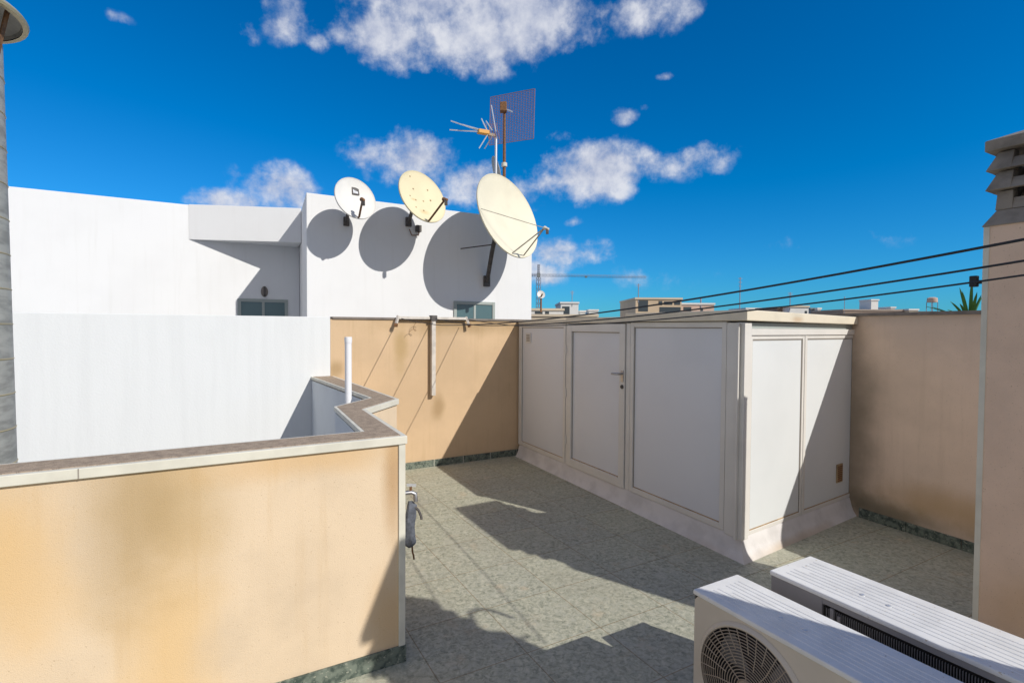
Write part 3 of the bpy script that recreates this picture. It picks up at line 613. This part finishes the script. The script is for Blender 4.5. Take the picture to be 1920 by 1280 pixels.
# ------------------------------------------------------------------ satellite dishes
def dish(c, nrm, dia, depth, m, wall, lnb, label, lw=.03, two=False, logo=False, spots=False):
    c = Vector(c); nrm = Vector(nrm).normalized(); R_ = dia/2
    root = thing('satellite_dish', wall, label, 'satellite dish', 'satellite dishes on the white wall')
    side = nrm.cross(Vector((0,0,1))).normalized(); upv = side.cross(nrm).normalized()
    pr = [(R_*t, -depth*(1-t*t)) for t in [i/14 for i in range(15)]]
    base_c = c
    MB().lathe(base_c, nrm, pr+[(R_+.004,.004),(R_+.008,.0),(R_+.008,-.018)], 72).build('reflector', m, root, smooth=True)
    MB().lathe(base_c, nrm, [(R_*t, -depth*(1-t*t)-.010) for t in [i/14 for i in range(15)]]+[(R_+.0065,-.0185)], 72).build('reflector_back', 'dish_back', root, smooth=True)
    back = c - nrm*(depth+.02); wall = Vector(wall)
    b_ = MB(); b_.bar(back, back-nrm*.10, .12, .12); elbow = back-nrm*.10
    b_.build('back_bracket', 'dark_steel', root, bevel=.004)
    mid_ = Vector((elbow.x*.35+wall.x*.65, elbow.y*.35+wall.y*.65, wall.z if wall.z < elbow.z-.3 else (wall.z+elbow.z)/2))
    MB().tube([elbow, elbow+(wall-elbow)*.5 , wall-D1*.04], lw*.8, 12).build('mounting_arm', 'dark_steel', root, smooth=True)
    w_ = FR(wall[:2]); s_ = .028+dia*.02
    pl = MB(); pl.box(w_, -s_, s_, -.045, -.001, wall.z-s_*1.6, wall.z+s_*1.6); pl.build('wall_plate', 'dark_steel', root, bevel=.004)
    L3 = Vector(lnb); bot = c - upv*R_*.97 - nrm*.01
    ar = MB()
    if two:
        for sx in (-1, 1): ar.tube([c - upv*R_*.93 + side*sx*.14, L3 - (L3-c).normalized()*.03], .010, 8)
        ar.tube([c+nrm*.012 + side*R_*.97 - upv*.02, L3], .0055, 6)
    else: ar.tube([bot, bot+nrm*.03, L3], .014, 8)
    ar.build('feed_arm', 'rust' if not two else 'dish_back', root, smooth=True)
    d_ = (c-L3).normalized()
    ln = MB().lathe(L3, d_, [(0,-.05),(.018,-.045),(.020,.0),(.028,.015),(.028,.036),(.024,.038),(0,.033)], 18).build('feed_horn', 'trim' if two else 'rust', root, smooth=True)
    MB().bar(L3-d_*.02, L3-d_*.02-Vector((0,0,.075)), .04).build('converter', 'dark_steel', ln)
    if logo:
        q = MB(); s = .052; cc = c + upv*R_*.42 - side*.03; e = lambda a, b2, k: cc + side*a + upv*b2 + nrm*k
        zz = -depth*(1-.42**2)+.006
        q.hexa([e(-s,-s,zz),e(s,-s,zz),e(s,s,zz),e(-s,s,zz),e(-s,-s,zz+.004),e(s,-s,zz+.004),e(s,s,zz+.004),e(-s,s,zz+.004)]); st = q.build('sticker', 'dark_steel', root)
        q = MB(); s2 = .036
        for (a0,a1_,b0,b1) in ((-.030,-.020,-.035,-.005),(-.012,-.002,-.035,.0),(.006,.016,-.035,.008),(.024,.034,-.035,.016)):
            q.hexa([e(a0,b0,zz+.004),e(a1_,b0,zz+.004),e(a1_,b1,zz+.004),e(a0,b1,zz+.004),e(a0,b0,zz+.006),e(a1_,b0,zz+.006),e(a1_,b1,zz+.006),e(a0,b1,zz+.006)])
        q.build('sticker_mark', 'alu', st)
    if spots:
        for (a, b2, s) in ((.14,.30,.012),(-.16,.16,.014),(.10,.13,.014),(-.05,-.03,.014),(.09,-.04,.013),(.00,-.20,.015),(.13,-.17,.013),(-.18,.0,.016),(.19,0,.011)):
            t = math.hypot(a,b2)/R_; cc = c + side*a + upv*b2 + nrm*(-depth*(1-t*t)+.001)
            MB().lathe(cc, nrm, [(s,0),(s*.7,.004),(0,.006)], 12).build('rust_bolt', 'rust_line', root)
    return root
dish((-2.14,7.17,3.50), (.67,-.69,.26), .585, .05, 'dish_white', bl(-2.78,0,3.27), (-1.99,6.97,3.43), 'small white satellite dish with a dark square sticker, leftmost on the white wall', lw=.03, logo=True)
dish((-1.28,7.50,3.61), (.70,-.63,.33), .79, .07, 'dish_stained', bl(-1.85,0,3.36), (-.925,7.18,3.49), 'yellowed satellite dish with rust spots, between the small and the big dish', lw=.034, spots=True)
big = dish((-.056,8.08,3.47), (.74,-.60,.29), 1.36, .11, 'dish_cream', bl(-.503,0,2.52), (.49,7.68,3.20), 'biggest cream satellite dish, rightmost on the white wall below the antenna mast', lw=.045, two=True)
MB().tube([bl(-.98,-.03,3.02), Vector((-.30,8.30,3.06))], .010, 8).build('side_strut', 'dark_steel', big, smooth=True)
q = MB(); q.box(bl, -1.6+.02, -1.49, -.06, -.002, 3.25, 3.42) if False else None
# electric box beside the middle dish
eb = thing('junction_box', bl(-1.72,-.05,3.25), 'small dark junction box with cables under the yellowed dish', 'junction box')
MB().box(bl, -1.735, -1.655, -.07, -.002, 3.22, 3.32).build('box', 'dark_steel', eb, bevel=.003); MB().tube([bl(-1.70,-.05,3.22), bl(-1.69,-.04,3.17), bl(-1.80,-.03,3.16), bl(-1.84,-.03,3.25)], .008, 6).build('cable', 'rust', eb)
# ------------------------------------------------------------------ antennas on the block roof
def grid_panel(root, c, nr, w, h, m='grid', step=.03, t=.0045):
    nr = Vector(nr).normalized(); sd = nr.cross(Vector((0,0,1))).normalized(); uu = sd.cross(nr); c = Vector(c); q = MB()
    k = int(h/step)
    for i in range(k+1): y = -h/2+h*i/k; q.bar(c+uu*y-sd*w/2, c+uu*y+sd*w/2, t*1.9)
    k = int(w/(step*1.6))
    for i in range(k+1): x = -w/2+w*i/k; q.bar(c+sd*x-uu*h/2, c+sd*x+uu*h/2, t*1.6)
    for sx in (-1, 1): q.bar(c+sd*sx*w/2-uu*h/2, c+sd*sx*w/2+uu*h/2, t*3); q.bar(c+uu*sx*h/2-sd*w/2, c+uu*sx*h/2+sd*w/2, t*3)
    return q.build('reflector_grid', m, root)
am = thing('grid_antenna', (-.155,9.25,HB), 'tall rusty mast with a square wire-mesh panel antenna above the big dish', 'antenna')
MX = (-.155, 9.25)
MB().tube([(MX[0],MX[1],HB-.02),(MX[0],MX[1],4.55),(MX[0],MX[1],5.60)], [.030,.028,.022], 12).build('mast', 'rust', am, smooth=True)
grid_panel(am, (-.03,9.42,5.49), (-.40,-.91,.06), .86, .88, step=.030, t=.0034)
MB().bar((MX[0]-.02,MX[1]-.04,5.50),(MX[0]-.02,MX[1]-.04,5.66), .12).build('clamp', 'rust', am, bevel=.01)
MB().tube([(MX[0],MX[1]-.05,5.55),(-.02,9.1,5.46)], .014, 8).build('dipole', 'alu', am, smooth=True)
MB().lathe((MX[0],MX[1],4.60), (0,0,1), [(.03,-.04),(.05,-.03),(.05,.03),(.03,.04)], 14).build('collar', 'trim', am)
yg = thing('rooftop_antenna', (-.30,9.2,HB), 'forked aluminium television antenna with an orange centre, left of the mesh panel', 'antenna')
MB().tube([(-.30,9.2,HB-.02),(-.30,9.2,5.06)], .022, 10).build('mast', 'alu', yg, smooth=True)
MB().bar((-.30,9.15,5.07),(-.62,9.05,5.09), .045).build('boom', 'grille', yg)
MB().bar((-.42,9.08,5.09),(-.60,9.0,5.09), .085, .07).build('dipole_box', 'orange', yg, bevel=.01)
for i,(a, b_) in enumerate((((-.58,9.0,5.10),(-1.06,8.95,5.24)), ((-.58,9.0,5.08),(-1.08,8.95,5.09)), ((-.58,9.0,5.12),(-.86,8.9,5.16)), ((-.45,9.05,5.12),(-.55,9.1,5.34)), ((-.36,9.05,5.12),(-.47,9.1,5.30)), ((-.44,9.05,5.05),(-.58,9.0,4.80)), ((-.36,9.1,5.05),(-.50,9.2,4.86)), ((-.30,9.1,5.12),(-.38,9.05,5.55)))):
    MB().tube([a,b_], .010, 6).build('element', 'alu', yg)
for k in range(5): MB().bar((-.24-k*.045,9.1,5.0),(-.30-k*.045,9.15,5.28), .008).build('reflector_rod', 'grid', yg)
sd_ = thing('rear_satellite_dish', (-.33,9.6,HB), 'dark satellite dish seen edge-on behind the top of the big dish', 'satellite dish')
MB().lathe((-.30,9.6,4.62), Vector((.93,.2,.30)), [(.24*t, -.05*(1-t*t)) for t in [i/8 for i in range(9)]]+[(.245,-.01),(.0,-.07)], 32).build('reflector', 'dish_back', sd_, smooth=True)
MB().tube([(-.33,9.6,HB-.02),(-.33,9.6,4.6)], .02, 8).build('mast', 'dark_steel', sd_)
# ------------------------------------------------------------------ spiky palm behind the right wall
pm = thing('palm', (5.1,5.55,-9.5), 'green spiky palm leaves showing over the side wall next to the chimney', 'palm')
PC = Vector((5.25,6.0,1.82))
MB().tube([(PC.x+.1,PC.y,-9.5),(PC.x+.04,PC.y,-4),(PC.x,PC.y,1.72)], [.16,.13,.10], 12).build('trunk', 'trunk', pm, smooth=True)
lf = MB()
for i in range(26):
    a = random.uniform(0, 2*math.pi); e = random.uniform(-.15, 1.35); ln_ = random.uniform(.36,.58); 
    if i < 6: a, e, ln_ = [(3.5,1.15,.50),(3.2,.50,.60),(3.35,.32,.62),(3.0,.62,.48),(3.3,1.3,.42),(2.9,.40,.5)][i]
    d = Vector((math.cos(a)*math.cos(e), math.sin(a)*math.cos(e), math.sin(e))); s = d.cross(Vector((0,0,1))).normalized()
    prev = None; k0 = len(lf.v); q = 6
    for j in range(q+1):
        t = j/q; c = PC + d*ln_*t - Vector((0,0,.10*t*t*math.cos(e))); w = .026*(1-t)**.7*(.5+t) + .001
        lf.v += [c - s*w, c + Vector((0,0,-.006)), c + s*w]
    for j in range(q):
        b0 = k0+3*j; lf.f += [(b0,b0+1,b0+4,b0+3),(b0+1,b0+2,b0+5,b0+4)]
lf.build('leaves', 'leaf', pm)
# ------------------------------------------------------------------ distant town
def ang(px): return (px-960)/FPX
def HY(px): return 614+.006*(px-960)
def zat(px, y, Y): return EYE + (HY(px)-y)/FPX*Y
def house(name, px0, px1, ytop, Y, m, label, depth=9, wins=None, roof=True, cat='building', slab='city_cream', rot=.0, z0=-9.5):
    x0, x1 = ang(px0)*Y, ang(px1)*Y; zt = zat((px0+px1)/2, ytop, Y)
    f = FR((x0,Y), (math.cos(rot),math.sin(rot)), (-math.sin(rot),math.cos(rot))); w = x1-x0
    root = thing(name, f(w/2,depth/2,z0), label, cat, 'distant town buildings')
    MB().box(f, 0, w, 0, depth, z0, zt-.25).build('walls', m, root)
    if roof: MB().box(f, -.12, w+.12, -.12, depth, zt-.249, zt).build('roof_slab', slab, root)
    for (a, b_, za, zb) in (wins or ()):
        hh = (zt-.25); q = MB().box(f, a*w, b_*w, -.03, .05, hh-zb, hh-za)
        q.build('window', 'city_win', root)
    # floors below, hidden by the terrace walls from the photo's viewpoint
    for fl_ in range(1, 4):
        for k in range(max(1, int(w/3))):
            u = (k+.5)*w/max(1,int(w/3))
            zz = zt-.25-3*fl_
            if zz-1 > z0+.5: MB().box(f, u-.45, u+.45, -.03, .05, zz-1.2, zz).build('window', 'city_win', root)
    return root, f, w, zt
def mast(px, y0, y1, Y, label, name='television_aerial', els=3, m='crane', wpx=10, r=.05):
    x = ang(px)*Y; za, zb = zat(px,y0,Y), zat(px,y1,Y); root = thing(name, (x,Y,zb), label, 'aerial', 'aerials on distant roofs')
    MB().tube([(x,Y,zb-.6),(x,Y,za)], r, 6).build('mast', m, root); q = MB(); hw = wpx/FPX*Y/2
    for k in range(els): z = za-.15-(za-zb)*.11*k; q.bar((x-hw*(1-.15*k),Y-.1,z),(x+hw*(1-.15*k),Y+.1,z), r*.9)
    if els: q.build('elements', m, root)
    return root
house('white_house', 985, 1056, 578, 60, 'city_white', 'low white house with roof columns just right of the white stair block', wins=[(.25,.45,.1,.9),(.52,.62,.1,.9)])
house('cream_house', 960, 1120, 589, 55, 'city_cream', 'long cream roof parapet in front of the low white house', slab='city_cream', depth=4)
r_, f, w, zt = house('white_cube_house', 1051, 1084, 566, 75, 'city_white', 'white cube house with a dark square window near the crane', wins=[(.08,.50,.4,2.0)], slab='city_white')
house('small_white_house', 1088, 1097, 582, 80, 'city_white', 'tiny white roof hut right of the white cube house', slab='city_white', depth=4)
house('white_roof_hut', 1104, 1121, 580, 82, 'city_white', 'white roof hut with pink base left of the apartment block', slab='city_white', depth=4)
house('apartment_block', 1191, 1277, 558, 70, 'city_tan', 'cream apartment block with dark openings rising behind the cabinet roof', depth=10, wins=[(.06,.27,.15,1.6),(.50,.58,.2,.75),(.62,.80,.25,.7),(.84,.97,.2,.7),(.52,.98,1.0,1.7)], slab='city_cream')
house('pink_house', 1277, 1338, 568, 72, 'city_pink', 'pinkish flat-roofed house joined to the right of the apartment block', depth=8, wins=[(.06,.30,.3,.9),(.58,.66,.4,.9)], slab='city_white')
house('white_red_house', 1398, 1448, 577, 90, 'city_white', 'white house with a red brick panel above the front corner of the cabinet', depth=7, wins=[(.68,.78,.4,1.1)], slab='city_white')
house('brown_house', 1457, 1480, 575, 78, 'city_brown', 'brown-sided house left of the bright white cube on the skyline', depth=7, slab='city_brown')
house('bright_house', 1479.5, 1515, 573, 76, 'city_white', 'bright white cube house under a small aerial, right of the brown-sided house', depth=7, wins=[(.80,.92,.5,.9)], slab='city_cream')
house('grey_house', 1519, 1531, 577, 95, 'city_grey', 'narrow grey house right of the bright cube house', depth=6, slab='city_grey')
house('thin_white_house', 1532, 1538, 577, 94, 'city_white', 'very narrow white house beside the grey one', depth=6, slab='city_white')
house('long_brown_house', 1580, 1700, 580, 85, 'city_brown', 'long low brown building over the damp side wall', depth=9, slab='city_roof')
house('white_tower', 1632, 1645, 561, 88, 'city_white', 'slim white stair tower on the skyline over the side wall', depth=3, slab='city_white')
house('pale_hut', 1669, 1677, 575, 90, 'city_white', 'tiny white hut on the long brown building', depth=3, slab='city_white')
house('cream_hut', 1703, 1720, 579, 84, 'city_cream', 'low cream hut at the right end of the long brown building', depth=3, slab='city_white')
house('tan_house', 1720, 1760, 583.5, 96, 'city_grey', 'low grey house under the water tank on the skyline', depth=6, slab='city_grey')
house('dark_chimney_house', 1760, 1850, 586, 100, 'city_tan', 'low tan house left of the spiky palm', depth=6, slab='city_roof')
house('hut_house', 1569, 1575, 582, 90, 'city_white', 'tiny white stair hut left of the long brown building', depth=4, slab='city_white')
# further rows, mostly hidden behind the terrace walls
for i in range(26):
    px = -900 + i*150 + random.uniform(-40,40)
    if 930 < px < 1900: yy = random.uniform(594, 604)
    else: yy = random.uniform(585, 604)
    house('town_house', px, px+random.uniform(70,140), yy, random.uniform(110,170), random.choice(['city_white','city_cream','city_pink','city_tan','city_white']),
          random.choice(['%s flat-roofed house far behind the terrace walls' % c for c in ['pale']]), depth=12)
mast(1196, 532, 559, 70, 'television aerial on the left end of the apartment block', els=2, wpx=8, r=.06)
mast(1386, 520, 585, 62, 'tallest skyline aerial, rising above the front corner of the cabinet', els=3, wpx=9, r=.055)
mast(1480, 548, 574, 76, 'aerial standing on the bright white cube house', els=3, wpx=10, r=.06)
mast(1582, 556, 582, 85, 'thin aerial at the left end of the long brown building', els=1, wpx=5, r=.05)
mast(1072, 545, 567, 75, 'aerial on top of the white cube house', els=3, wpx=8, r=.05)
mast(1313, 560, 569, 72, 'short dark aerial on the pinkish house', els=1, wpx=4, r=.09)
# roof dish beside the crane
x = ang(1014)*58; rd = thing('roof_dish', (x,58,zat(1014,580,58)), 'white roof dish on a short post beneath the crane mast', 'satellite dish')
MB().lathe((x,58,zat(1014,552,58)), (.2,-.9,.3), [(.0,-.12),(.25,-.08),(.45,0),(.46,-.03),(0,-.15)], 24).build('reflector', 'dish_white', rd, smooth=True)
MB().tube([(x,58.1,zat(1014,580,58)-.3),(x,58.1,zat(1014,554,58))], .10, 8).build('post', 'rust', rd); MB().bar((x,57.95,zat(1014,556,58)),(x+.1,57.4,zat(1014,552,58)), .12).build('feed', 'rust', rd)
# water tank on legs
YY = 92; x = ang(1746)*YY; z0, z1 = zat(1746,584,YY), zat(1746,567,YY)
wt = thing('water_tank', (x,YY,z0), 'reddish water tank standing on four thin legs on the skyline', 'water tank')
MB().lathe((x,YY,z1), (0,0,1), [(0,0),(.75,0),(.78,.1),(.75,.75),(.4,.9),(0,.92)], 18).build('tank', 'city_pink', wt, smooth=True)
for sx in (-.55,.55):
    for sy in (-.55,.55): MB().tube([(x+sx,YY+sy,z0-.5),(x+sx,YY+sy,z1+.02)], .06, 6).build('leg', 'crane', wt)
# tower crane
YY = 230; x = ang(1009)*YY
ck = thing('tower_crane', (x,YY,-9.5), 'distant tower crane with a long thin jib beside the white stair block', 'crane')
def lattice(p, q, w, n_, r=.09):
    p, q = Vector(p), Vector(q); t = (q-p).normalized(); a = t.orthogonal().normalized()*w/2; b2 = t.cross(a.normalized())*w/2; o = MB()
    cs = [a+b2, a-b2, -a-b2, -a+b2]
    for c in cs: o.bar(p+c, q+c, r*1.6)
    for i in range(n_):
        A_, B_ = p+(q-p)*i/n_, p+(q-p)*(i+1)/n_
        for j in range(4): o.bar(A_+cs[j], B_+cs[(j+1)%4], r)
    return o
zj = zat(1009,516,YY); zt = zat(1009,496,YY)
lattice((x,YY,-9.5),(x,YY,zj-1), 1.4, 16, .12).build('tower', 'crane', ck)
lattice((x,YY,zj),(x+48,YY+3,zj-.3), .9, 34, .05).build('jib', 'crane', ck)
lattice((x,YY,zj),(x-4.2,YY-.2,zj), .9, 4, .09).build('counter_jib', 'crane', ck)
MB().bar((x-3.6,YY,zj-1.3),(x-3.6,YY,zj+.2), 1.0).build('counterweight', 'crane', ck)
MB().bar((x,YY,zj-1.0),(x,YY,zj+.9), 1.4).build('cab', 'city_grey', ck); lattice((x,YY,zj+.9),(x,YY,zt), .7, 4, .10).build('tower_head', 'crane', ck)
MB().bar((x+21,YY+1.3,zj-.9),(x+21,YY+1.3,zj-.1), .9).build('trolley', 'city_grey', ck)
# own building below the terrace
bd = MB().prism([tuple((NL-D2*7-D1*5)[:2]), tuple((NL-D2*7)[:2]), A, B, Cc, Dd, tuple(far(1.74,0,0)[:2]), tuple(rw(-.0,0,0)[:2]), tuple(rw(9,0,0)[:2])], -9.5, -.36).build('apartment_building_below', 'white_wall')
tag(bd, 'rendered storeys of the building directly under the green tiled terrace', 'building')
